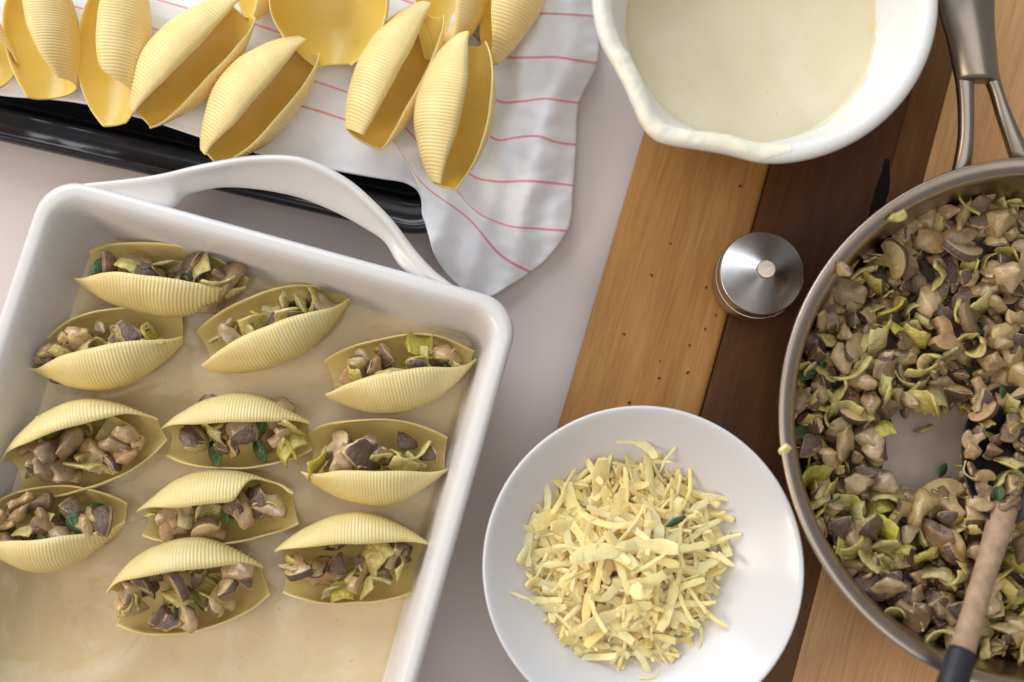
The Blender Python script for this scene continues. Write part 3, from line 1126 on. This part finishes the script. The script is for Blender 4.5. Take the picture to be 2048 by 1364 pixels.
def build_bowl():
    root = thing('mixing_bowl', BC, 'white mixing bowl with sauce-smeared pouring lip on the wooden board', 'bowl')

    def rf(r, z, a):
        d = math.atan2(math.sin(a - SPOUT), math.cos(a - SPOUT))
        k = max(0.0, min(1.0, (z - 0.040) / 0.035)) if r > 0.05 else 0
        return r + k * (0.0065 * math.exp(-(d / 0.17) ** 2) - 0.0022 * math.exp(-((abs(d) - 0.42) / 0.16) ** 2))
    prof = [(0, 0.002), (0.030, 0.002), (0.040, 0.001), (0.046, 0.0005), (0.050, 0.003), (0.060, 0.018), (0.070, 0.040), (0.0775, 0.060), (0.0825, 0.0685),
            (0.0850, 0.0730), (0.0856, 0.0765), (0.0845, 0.0790), (0.0815, 0.0800), (0.0785, 0.0790), (0.0762, 0.0760), (0.0745, 0.0700), (0.0700, 0.055),
            (0.0630, 0.036), (0.0545, 0.018), (0.044, 0.008), (0.030, 0.005), (0, 0.0045)]
    v, f = lathe(arc_profile(prof, 3), 128, rf)
    link('bowl_body', mesh_from('bowl_body', v, f), M['bowl'], root)
    # thick smear of sauce along the lip
    rg = random.Random(5)
    n, k = 150, 10
    rim = spline([(0.0725, 0.0640), (0.0745, 0.0705), (0.0762, 0.0762), (0.0785, 0.0791), (0.0815, 0.0801), (0.0845, 0.0791), (0.0857, 0.0765), (0.0851, 0.0728), (0.0830, 0.069)], 60)
    rings = []
    for i in range(n):
        t = i / (n - 1)
        a = R(-182) + t * R(100)
        env = min(1, t * 7, (1 - t) * 7)
        q = Vector((t * 11, 1.3, 0))
        lo = 0.36 - (0.10 + 0.26 * noise.noise(q) + 0.20 * noise.noise(q * 3.3)) * env
        hi = 0.56 + (0.20 + 0.22 * noise.noise(q + Vector((9, 2, 0))) + 0.10 * noise.noise(q * 3)) * env
        lo, hi = max(0.02, lo), min(0.98, hi)
        outer, inner = [], []
        for j in range(k):
            sj = j / (k - 1)
            f = lo + (hi - lo) * sj
            x = f * 59
            i0 = min(58, int(x))
            p = rim[i0].lerp(rim[i0 + 1], x - i0)
            tg = (rim[i0 + 1] - rim[i0]).normalized()
            nm = Vector((-tg.y, tg.x))
            hh = max(0.0001, 0.0002 + 0.0009 * noise.noise(Vector((t * 17, sj * 2.2, 4))) + 0.0003 * noise.noise(Vector((t * 45, sj * 5, 8)))) * env * math.sin(PI * sj) ** 0.5
            for lst, off in ((outer, max(0.0001, hh)), (inner, -0.0006)):
                g = p + nm * off
                rr = rf(g[0], g[1], a)
                lst.append((rr * math.cos(a), rr * math.sin(a), g[1]))
        rings.append(outer + inner[::-1])
    v, f = loft_rings(rings, True, True)
    s = subsurf(link('sauce_smear', mesh_from('sauce_smear', v, f), M['smear'], root), 1)
    s['label'] = 'cream sauce smeared along the pouring lip'
    # thin film of sauce left on the wall above the surface
    wall = spline([(0.0640, 0.0375), (0.0700, 0.055), (0.0745, 0.0700)], 40)
    rings = []
    for i in range(140):
        a = 2 * PI * i / 140
        q = Vector((math.cos(a) * 2.2, math.sin(a) * 2.2, 5))
        top = max(0.08, 0.24 + 0.26 * noise.noise(q) + 0.12 * noise.noise(q * 3.5))
        ring = []
        for j in range(9):
            p = wall[min(39, int(39 * top * j / 8))]
            off = 0.0007 * math.sin(PI * (0.5 + 0.5 * j / 8)) if j < 8 else -0.0003
            rr = p[0] - off * 0.93
            rr = rf(rr, p[1], a)
            ring.append((rr * math.cos(a), rr * math.sin(a), p[1] + off * 0.35))
        rings.append(ring)
    V = [q for r in rings for q in r]
    Fc = []
    for i in range(140):
        for j in range(8):
            a0, b0 = i * 9 + j, ((i + 1) % 140) * 9 + j
            Fc.append((a0, a0 + 1, b0 + 1, b0))
    link('sauce_film', mesh_from('sauce_film', V, Fc), M['bowl_sauce'], root)
    # sauce
    zs = 0.040
    rad = 0.0665
    verts, faces = [(0, 0, zs)], []
    nr, na = 30, 96
    for i in range(1, nr + 1):
        r = rad * i / nr
        for j in range(na):
            a = 2 * PI * j / na
            q = Vector((r * math.cos(a) * 40, r * math.sin(a) * 40, 2))
            e = 1 + 0.03 * noise.noise(Vector((math.cos(a) * 3, math.sin(a) * 3, 9))) * (i / nr)
            z = zs + 0.0006 * noise.noise(q) + (0.0012 if i == nr else 0)
            verts.append((r * e * math.cos(a), r * e * math.sin(a), z))
    for j in range(na):
        faces.append((0, 1 + j, 1 + (j + 1) % na))
    for i in range(nr - 1):
        for j in range(na):
            a, b = 1 + i * na + j, 1 + i * na + (j + 1) % na
            faces.append((a, a + na, b + na, b))
    o = link('white_sauce', mesh_from('white_sauce', verts, faces), M['bowl_sauce'], None, BC)
    tag(o, 'pale cream sauce with fine flecks inside the mixing bowl', 'sauce')


build_bowl()

# ------------------------------------------------------------------ plate and grated cheese
PC = Vector((0.0650, -0.0325, BOARD_Z))


def build_plate():
    prof = [(0, 0.0025), (0.026, 0.0025), (0.029, 0.0005), (0.032, 0.0005), (0.036, 0.004), (0.050, 0.0125), (0.065, 0.0260), (0.0765, 0.0375), (0.0790, 0.0398), (0.0796, 0.0408),
            (0.0790, 0.0416), (0.0775, 0.0412), (0.0740, 0.0385), (0.0630, 0.0285), (0.0520, 0.0190), (0.0430, 0.0125), (0.0340, 0.0085), (0.024, 0.0068), (0, 0.0062)]
    v, f = lathe(arc_profile(prof, 4), 128)
    o = link('plate', mesh_from('plate', v, f), M['plate'], None, PC)
    tag(o, 'white deep plate of grated cheese standing on the corner of the board', 'plate')


build_plate()


def shred(seed):
    rg = random.Random(seed)
    n = 10
    L, w = 1.0, rg.choice([rg.uniform(.05, .09), rg.uniform(.11, .18), rg.uniform(.09, .15)])
    th = rg.uniform(.010, .018)
    curl = rg.choice([rg.uniform(-.5, .5), rg.uniform(-1.2, 1.2), rg.uniform(1.0, 2.8)])
    side = rg.choice([rg.uniform(-.6, .6), rg.uniform(-1.5, 1.5)])
    tw = rg.uniform(-.6, .6)
    bm = bmesh.new()
    rows = []
    pos, a, b = Vector((0, 0, 0)), -curl / 2, -side / 2
    for i in range(n + 1):
        t = i / n
        taper = min(1, 0.65 + 3.2 * t, rg.choice([0.5, 0.8]) + 3.5 * (1 - t)) * (1 + rg.uniform(-.13, .13))
        if i:
            pos = pos + Vector((math.cos(a) * math.cos(b), math.sin(b), math.sin(a))) * (L / n)
        a += curl / n
        b += side / n
        ex = Vector((math.cos(a) * math.cos(b), math.sin(b), math.sin(a))).normalized()
        ey = Vector((0, 0, 1)).cross(ex).normalized() if abs(ex.z) < .98 else Vector((0, 1, 0))
        ez = ex.cross(ey)
        r = tw * (t - .5)
        ey, ez = ey * math.cos(r) + ez * math.sin(r), ez * math.cos(r) - ey * math.sin(r)
        W = w * taper / 2
        rows.append([bm.verts.new(pos + ey * y + ez * z) for y, z in ((-W, th), (0, th * 1.7), (W, th), (W, 0), (0, -th * .1), (-W, 0))])
    for p, q in zip(rows, rows[1:]):
        for j in range(6):
            k = (j + 1) % 6
            bm.faces.new((p[j], p[k], q[k], q[j]))
    bm.faces.new(rows[0])
    bm.faces.new(list(reversed(rows[-1])))
    bmesh.ops.recalc_face_normals(bm, faces=bm.faces)
    c = sum((v.co for v in bm.verts), Vector()) / len(bm.verts)
    for v in bm.verts:
        v.co -= c
    bm.normal_update()
    for e in bm.edges:
        if len(e.link_faces) == 2 and e.calc_face_angle(0) > 0.75:
            e.smooth = False
    return finish_piece(bm, 'cheese_shred', [M['cheese']], seed, 0.025, 5)


def build_cheese():
    rg = random.Random(77)
    lib = [shred(i) for i in range(26)]
    hc = P(1250, 1118, BOARD_Z + 0.022)
    root = thing('grated_cheese', (hc.x, hc.y, BOARD_Z + 0.007), 'loose heap of pale yellow grated cheese in the white plate', 'cheese')
    RAD = 0.050
    floor = BOARD_Z

    def plate_z(x, y):
        r = math.hypot(x - PC.x, y - PC.y)
        prof = [(0, .0064), (.024, .007), (.034, .0088), (.043, .013), (.052, .0195), (.063, .029), (.074, .039), (.09, .05)]
        for (r0, z0), (r1, z1) in zip(prof, prof[1:]):
            if r <= r1:
                return floor + z0 + (z1 - z0) * (r - r0) / (r1 - r0)
        return floor + .05

    def top(x, y):
        r = math.hypot(x - hc.x, y - hc.y) / RAD
        return max(0, 0.027 * (1 - r ** 2.2))

    def sample(rmax, lo, hi):
        while True:
            r, a = rmax * math.sqrt(rg.random()), rg.uniform(0, 2 * PI)
            x, y = hc.x + r * math.cos(a), hc.y + r * math.sin(a) * 1.04
            break
        pz = plate_z(x, y)
        tz = max(pz + 0.0022, floor + 0.008 + top(x, y))
        z = pz + (tz - pz) * rg.uniform(lo, hi) + 0.001
        return Vector((x, y, z)), r / RAD, a

    V, Fc = [], []
    for i in range(480):
        p, r, a = sample(RAD * 0.93, 0.05, 0.72)
        me = rg.choice(lib)
        s = rg.uniform(.022, .038)
        mx = Matrix.Translation(p - root.location) @ Euler((rg.uniform(-.5, .5), rg.uniform(-.4, .4), rg.uniform(0, 6.28))).to_matrix().to_4x4() @ Matrix.Scale(s, 4)
        off = len(V)
        V += [mx @ v.co for v in me.vertices]
        Fc += [[off + k for k in q.vertices] for q in me.polygons]
    o = link('buried_shreds', mesh_from('buried_shreds', V, Fc), M['cheese'], root)
    o['kind'] = 'stuff'

    def put(p, yaw, s, pitch=0.0, roll=0.0, me=None):
        o = link('cheese_shred', me or rg.choice(lib), None, root, p - root.location)
        o.rotation_euler = (roll, pitch, yaw)
        o.scale = (s, s * rg.uniform(.85, 1.25), s * rg.uniform(.9, 1.2))
    for i in range(215):
        p, r, a = sample(RAD * (0.98 if i % 9 else 1.06), 0.78, 1.04)
        s = rg.choice([rg.uniform(.018, .028), rg.uniform(.028, .046)])
        put(p, rg.uniform(0, 6.28), s, rg.uniform(-.28, .28), rg.uniform(-.5, .5))
    # strands that stick out of the heap
    for (x, y, ang, ln) in [(1035, 1192, -18, .020), (1345, 905, 52, .020), (1275, 890, -20, .024), (1445, 995, -8, .021), (1430, 1028, 18, .022), (1455, 1075, 70, .016),
                            (1060, 1080, 82, .028), (1195, 930, 58, .024), (1400, 1290, 80, .015), (1300, 1352, 10, .012), (1225, 1330, 65, .022), (1330, 1322, -60, .020),
                            (1250, 1000, 88, .034), (1290, 1060, 80, .030), (1210, 1110, -5, .034), (1400, 1130, 15, .026), (1380, 1180, -55, .028), (1180, 1250, 35, .026)]:
        g = P(x, y, BOARD_Z + 0.03)
        z = max(plate_z(g.x, g.y) + 0.002, floor + 0.0095 + top(g.x, g.y))
        q = P(x, y, z)
        put(Vector((q.x, q.y, z)), R(ang), ln, rg.uniform(-.1, .1), rg.uniform(-.2, .2), lib[rg.randrange(26)])
    for (x, y, s, ang, lab) in [(1352, 1042, .0115, 28, 'narrow dark green herb leaf lying on the grated cheese'), (1412, 1098, .005, -30, 'tiny dark green herb fragment on the grated cheese')]:
        g = P(x, y, BOARD_Z + 0.03)
        z = max(plate_z(g.x, g.y), floor + 0.008 + top(g.x, g.y)) + 0.0065
        q = P(x, y, z)
        o = link('herb_leaf', LIB['herb_leaf'][1], None, None, q)
        o.rotation_euler = (0.2, -0.1, R(ang))
        o.scale = (s, s * 0.6, s)
        tag(o, lab, 'herb')


build_cheese()


# ------------------------------------------------------------------ pepper mill
def build_mill():
    top = BOARD_Z + 0.046
    c = P(1533, 538, top)
    root = thing('pepper_mill', (c.x, c.y, BOARD_Z), 'round brushed steel pepper mill seen from above, standing on the walnut plank', 'pepper mill')
    prof = [(0, 0.0005), (0.0195, 0.0005), (0.0205, 0.0015), (0.0205, 0.010), (0.0212, 0.012), (0.0222, 0.0130), (0.0226, 0.0145), (0.0226, 0.0235), (0.0222, 0.0248), (0.0212, 0.0252),
            (0.0, 0.0252)]
    v, f = lathe(prof, 96)
    o = link('mill_body', mesh_from('mill_body', v, f), M['mill_steel'], root)
    prof = [(0.0, 0.0256), (0.0216, 0.0256), (0.0221, 0.0262), (0.0222, 0.0330), (0.0220, 0.0342), (0.0214, 0.0351), (0.0212, 0.0352), (0.0208, 0.0354), (0.0050, 0.0436), (0.0046, 0.0438), (0, 0.0439)]
    v, f = lathe(prof, 128)
    me = mesh_from('mill_cap', v, f)
    link('mill_cap', me, M['mill_steel'], root)
    prof = [(0, 0.0425), (0.0046, 0.0425), (0.0048, 0.0432), (0.0048, 0.0455), (0.0044, 0.0461), (0.0012, 0.0463), (0, 0.0463)]
    v, f = lathe(prof, 48)
    k = link('mill_knob', mesh_from('mill_knob', v, f), M['mill_knob'], root)
    bm = bmesh.new()
    bmesh.ops.create_cube(bm, size=1)
    for v in bm.verts:
        v.co = Vector((v.co.x * 0.0034, v.co.y * 0.0007, v.co.z * 0.0004))
    me = bpy.data.meshes.new('pointer_mark')
    bm.to_mesh(me)
    bm.free()
    m = link('pointer_mark', me, M['plate'], k, (0.0006, -0.0004, 0.0464))
    m.rotation_euler = (0, 0, R(28))
    for ob in root.children:
        e = ob.modifiers.new('edges', 'EDGE_SPLIT')
        e.split_angle = R(38)


build_mill()

# ------------------------------------------------------------------ frying pan
PANC = Vector((0.2647, 0.0380, BOARD_Z))
PRIM = 0.072 - BOARD_Z


def build_pan():
    root = thing('frying_pan', PANC, 'wide steel frying pan of mushroom and leek mixture on the wooden board', 'pan')
    prof = [(0, 0.0006), (0.106, 0.0006), (0.112, 0.003), (0.118, 0.012), (0.124, 0.032), (0.127, 0.047), (0.1310, 0.0525), (0.1335, 0.0545), (0.1337, 0.0552), (0.1325, 0.0560),
            (0.1290, 0.0552), (0.1262, 0.0530), (0.1245, 0.0490), (0.1215, 0.032), (0.1150, 0.0120), (0.1090, 0.0055), (0.104, 0.0045)]
    v, f = lathe(arc_profile(prof, 3), 160)
    link('pan_wall', mesh_from('pan_wall', v, f), M['pan_steel'], root)
    v, f = lathe([(0.1042, 0.0046), (0.06, 0.0042), (0, 0.0042)], 96)
    link('pan_floor', mesh_from('pan_floor', v, f), M['pan_floor'], root)
    # forked handle: two prongs that join into one broad grip

    def band(left, right, thick, crown):
        n = 44
        A = spline([P(*p) for p in left], n)
        B = spline([P(*p) for p in right], n)
        rings = []
        for a, b in zip(A, B):
            ring = []
            k = 7
            for i in range(k):
                s = i / (k - 1)
                q = a.lerp(b, s)
                q.z += crown * math.sin(PI * s) + (0.0012 if i in (0, k - 1) else 0) * 0
                ring.append(q)
            for i in range(k):
                s = 1 - i / (k - 1)
                q = a.lerp(b, s)
                q.z -= thick
                ring.append(q)
            rings.append(ring)
        return loft_rings(rings, True, True)
    h = lambda y: 0.083 - 0.020 * max(0, min(1, (y - 0) / 350)) ** 1.5
    L1 = [(1868, -320), (1872, -120), (1880, 0), (1900, 80), (1914, 150), (1920, 210), (1920, 270), (1912, 320), (1902, 362)]
    R1 = [(1935, -320), (1935, -120), (1938, 0), (1944, 80), (1950, 140), (1950, 200), (1950, 260), (1947, 310), (1940, 352)]
    L2 = [(1933, -320), (1933, -120), (1936, 0), (1950, 80), (1970, 146), (1984, 182), (1998, 230), (2014, 280), (2030, 330)]
    R2 = [(2000, -320), (1996, -120), (1992, 0), (1994, 80), (1999, 140), (2012, 190), (2030, 236), (2052, 284), (2078, 330)]
    z = lambda pts, dz=0: [(x, y, h(y) + dz) for x, y in pts]
    for i, (l, r) in enumerate(((L1[3:], R1[3:]), (L2[3:], R2[3:]))):
        v, f = band(z(l, -0.0008), z(r, -0.0008), 0.005, 0.0018)
        o = link('handle_prong', mesh_from('handle_prong', recentre(v, PANC), f), M['handle_steel'], root)
        m = o.modifiers.new('bevel', 'BEVEL')
        m.width, m.segments, m.limit_method, m.angle_limit = 0.0016, 3, 'ANGLE', R(40)
    v, f = band(z(L1[:5] + [(1921, 163)]), z(R2[:5] + [(2001, 163)]), 0.006, 0.0060)
    o = link('handle_grip', mesh_from('handle_grip', recentre(v, PANC), f), M['handle_steel'], root)
    m = o.modifiers.new('bevel', 'BEVEL')
    m.width, m.segments, m.limit_method, m.angle_limit = 0.0022, 4, 'ANGLE', R(40)


build_pan()


def in_poly(x, y, poly):
    c = False
    j = len(poly) - 1
    for i in range(len(poly)):
        xi, yi = poly[i]
        xj, yj = poly[j]
        if (yi > y) != (yj > y) and x < (xj - xi) * (y - yi) / (yj - yi) + xi:
            c = not c
        j = i
    return c


def build_pan_food():
    rg = random.Random(11)
    root = thing('mushroom_leek_mixture', PANC + Vector((0, 0, 0.006)), 'chopped fried mushrooms and leeks spread over the frying pan', 'food')
    fl = BOARD_Z + 0.0045
    bare = [P(x, y, fl) for x, y in [(1738, 850), (1760, 825), (1830, 835), (1915, 800), (1925, 900), (1910, 985), (1850, 1000), (1790, 985), (1745, 950)]]
    bare = [(p.x, p.y) for p in bare]

    def ok(x, y, marg=0):
        return not in_poly(x, y, bare)

    def seen(p):
        # inside the part of the pan that the photograph shows
        g = P(2062, 700, p.z)
        return p.x < g.x + 0.002 and p.y < P(2000, 280, p.z).y and p.y > P(2000, 1380, p.z).y
    low = []
    for i in range(1500):
        r, a = 0.119 * math.sqrt(rg.random()), rg.uniform(0, 2 * PI)
        x, y = PANC.x + r * math.cos(a), PANC.y + r * math.sin(a)
        if not ok(x, y):
            continue
        z = fl + rg.uniform(.004, .017) + (0.005 if r > .105 else 0)
        p = Vector((x, y, z))
        if seen(p):
            low.append((rg.choice(MIX), p, rg.uniform(.008, .014), (rg.uniform(-1, 1), rg.uniform(-1, 1), rg.uniform(0, 6.28))))
        else:
            p.z += rg.uniform(0, .008)
            low.append((rg.choice(MIX), p, rg.uniform(.009, .015), (rg.uniform(-1, 1), rg.uniform(-1, 1), rg.uniform(0, 6.28))))
    joined_pieces('packed_pieces', low, root, rg)
    cnt = 0
    pts = []
    tries = 0
    while cnt < 285 and tries < 20000:
        tries += 1
        r, a = 0.1185 * math.sqrt(rg.random()), rg.uniform(0, 2 * PI)
        x, y = PANC.x + r * math.cos(a), PANC.y + r * math.sin(a)
        if not ok(x, y):
            continue
        p = Vector((x, y, fl + rg.uniform(.017, .027)))
        if not seen(p) or any((p.x - q.x) ** 2 + (p.y - q.y) ** 2 < 0.0058 ** 2 for q in pts):
            continue
        pts.append(p)
        kd = rg.choice(MIX + ['leek_strip'] * 3)
        size = rg.choice([rg.uniform(.011, .015), rg.uniform(.014, .020)])
        if kd == 'leek_strip':
            size *= rg.uniform(0.9, 1.2)
        piece(kd, p, size, (rg.uniform(-.9, .9), rg.uniform(-.9, .9), rg.uniform(0, 6.28)), root, rg)
        cnt += 1
    # a few bits lie in the bare patch
    for x, y, kd, s, ang in [(1775, 848, 'herb_leaf', .012, 80), (1848, 855, 'leek_strip', .012, 20), (1700, 905, 'leek_strip', .014, 100), (1800, 975, 'leek_strip', .012, 10),
                             (1885, 940, 'herb_leaf', .010, 60), (1845, 1005, 'leek_strip', .014, 170)]:
        p = P(x, y, fl + 0.005)
        piece(kd, p, s, (0.2, 0.1, R(ang)), root, rg)


build_pan_food()


# bits on the pan rim
def rim_bit(kind, px, py, size, rot, label, idx, mat=None, name=None):
    p = P(px, py, BOARD_Z + 0.0575)
    me = LIB[kind][idx]
    if mat:
        me = me.copy()
        me.materials.clear()
        me.materials.append(mat)
        for q in me.polygons:
            q.material_index = 0
    o = link(name or kind, me, None, None, p)
    o.rotation_euler = rot
    o.scale = (size,) * 3
    tag(o, label, 'food scrap')


rim_bit('mushroom_dice', 1798, 424, .0090, (0.1, 0.0, 0.5), 'small square yellow leek scrap stuck on the pan rim', 2, M['leek'], 'leek_scrap')
rim_bit('mushroom_wedge', 1688, 545, .0150, (0.5, 0.2, 1.0), 'brown mushroom scrap lying across the pan rim near the pepper mill', 3)
rim_bit('mushroom_dice', 1572, 898, .0062, (0.3, 0.2, 0.3), 'crumb of white cheese stuck on the pan rim beside the plate', 4, M['cheese'], 'cheese_crumb')


# ------------------------------------------------------------------ spoon in the pan
def build_spoon():
    base = P(1985, 900, BOARD_Z + 0.024)
    root = thing('cooking_spoon', base, 'cooking spoon with dark head, wooden handle and black grip resting in the pan', 'spoon')
    rg = random.Random(3)
    hd = Vector((math.cos(R(253)), math.sin(R(253)), 0))       # towards the grip
    sd = Vector((-hd.y, hd.x, 0))
    # handle: tapered round stick
    pts = [P(2010, 1010, .050), P(1995, 1065, .056), P(1972, 1140, .066), P(1950, 1215, .076), P(1930, 1285, .084), P(1922, 1312, .0865)]
    rad = [.0070, .0066, .0057, .0057, .0059, .0060]

    def stick(pts, rad, n=30, k=20):
        c = spline([(*p, r) for p, r in zip(pts, rad)], n)
        rings = []
        for i, q in enumerate(c):
            d = (Vector(c[min(n - 1, i + 1)][:3]) - Vector(c[max(0, i - 1)][:3])).normalized()
            s = d.cross(Vector((0, 0, 1))).normalized()
            u = s.cross(d)
            rr = q[3]
            rings.append([Vector(q[:3]) + s * rr * math.cos(2 * PI * j / k) + u * rr * 0.85 * math.sin(2 * PI * j / k) for j in range(k)])
        return loft_rings(rings, True, True)
    v, f = stick(pts, rad)
    o = link('spoon_handle', mesh_from('spoon_handle', recentre(v, pts[2]), f), M['spoon_wood'], root, pts[2] - base)
    pts2 = [P(1925, 1302, .0857), P(1912, 1345, .089), P(1895, 1400, .094), P(1850, 1540, .105)]
    v, f = stick(pts2, [.0066, .0070, .0072, .0070])
    link('grip', mesh_from('grip', recentre(v, base), f), M['black_rubber'], root)
    # head: shallow oval bowl
    hc = P(2015, 905, .046)
    prof = [(0, -0.006), (0.4, -0.005), (0.75, -0.002), (0.95, 0.003), (1.0, 0.0055), (0.985, 0.0065), (0.92, 0.0050), (0.7, 0.0010), (0.4, -0.002), (0, -0.003)]
    v, f = lathe(arc_profile(prof, 3), 64)
    ax = (P(2002, 1050, .046) - P(2028, 770, .046)).length / 2
    vv = []
    for x, y, z in v:
        q = hc + hd * (x * ax * (1 + 0.04 * x)) + sd * (y * 0.026 * (1 - 0.12 * x)) + Vector((0, 0, z + 0.004 * x))
        vv.append(q)
    link('spoon_head', mesh_from('spoon_head', recentre(vv, base), f), M['dark_head'], root)
    sc = thing('mushroom_scoop', hc + Vector((0, 0, 0.002)), 'scoop of chopped mushrooms and leeks lying on the spoon head', 'food')
    for i in range(46):
        u, w = rg.uniform(-.92, .98), rg.uniform(-.85, .85)
        if u * u + w * w > 0.95:
            continue
        p = hc + hd * (u * ax) + sd * (w * 0.026) + Vector((0, 0, 0.003 + rg.uniform(0.0, .007) * (1 - 0.6 * (u * u + w * w)) + 0.004 * (u * u + w * w)))
        piece(rg.choice(MIX), p, rg.uniform(.009, .0135), (rg.uniform(-.8, .8), rg.uniform(-.8, .8), rg.uniform(0, 6.28)), sc, rg)


build_spoon()

# ------------------------------------------------------------------ pepper crumbs on the board
rgc = random.Random(9)
for i, (x, y) in enumerate([(1480, 372), (1341, 487), (1303, 550), (1412, 575), (1431, 630), (1410, 658), (1379, 690), (1320, 722), (1318, 756), (1375, 745), (1258, 805), (1305, 845), (1248, 668)]):
    bm = bmesh.new()
    bmesh.ops.create_icosphere(bm, subdivisions=1, radius=1)
    for v in bm.verts:
        v.co = Vector((v.co.x * rgc.uniform(.8, 1.4), v.co.y * rgc.uniform(.5, .9), v.co.z * .5)) * rgc.uniform(.85, 1.1)
    me = bpy.data.meshes.new('pepper_crumb')
    bm.to_mesh(me)
    bm.free()
    p = P(x, y, BOARD_Z + 0.0004)
    o = link('pepper_crumb', me, M['crumb'], None, p)
    s = rgc.uniform(.0006, .0011)
    o.scale = (s, s, s)
    o.rotation_euler = (0, 0, rgc.uniform(0, 6))
    tag(o, 'tiny dark pepper crumb on the cherry plank of the board', 'crumb', 'pepper crumbs scattered on the board')
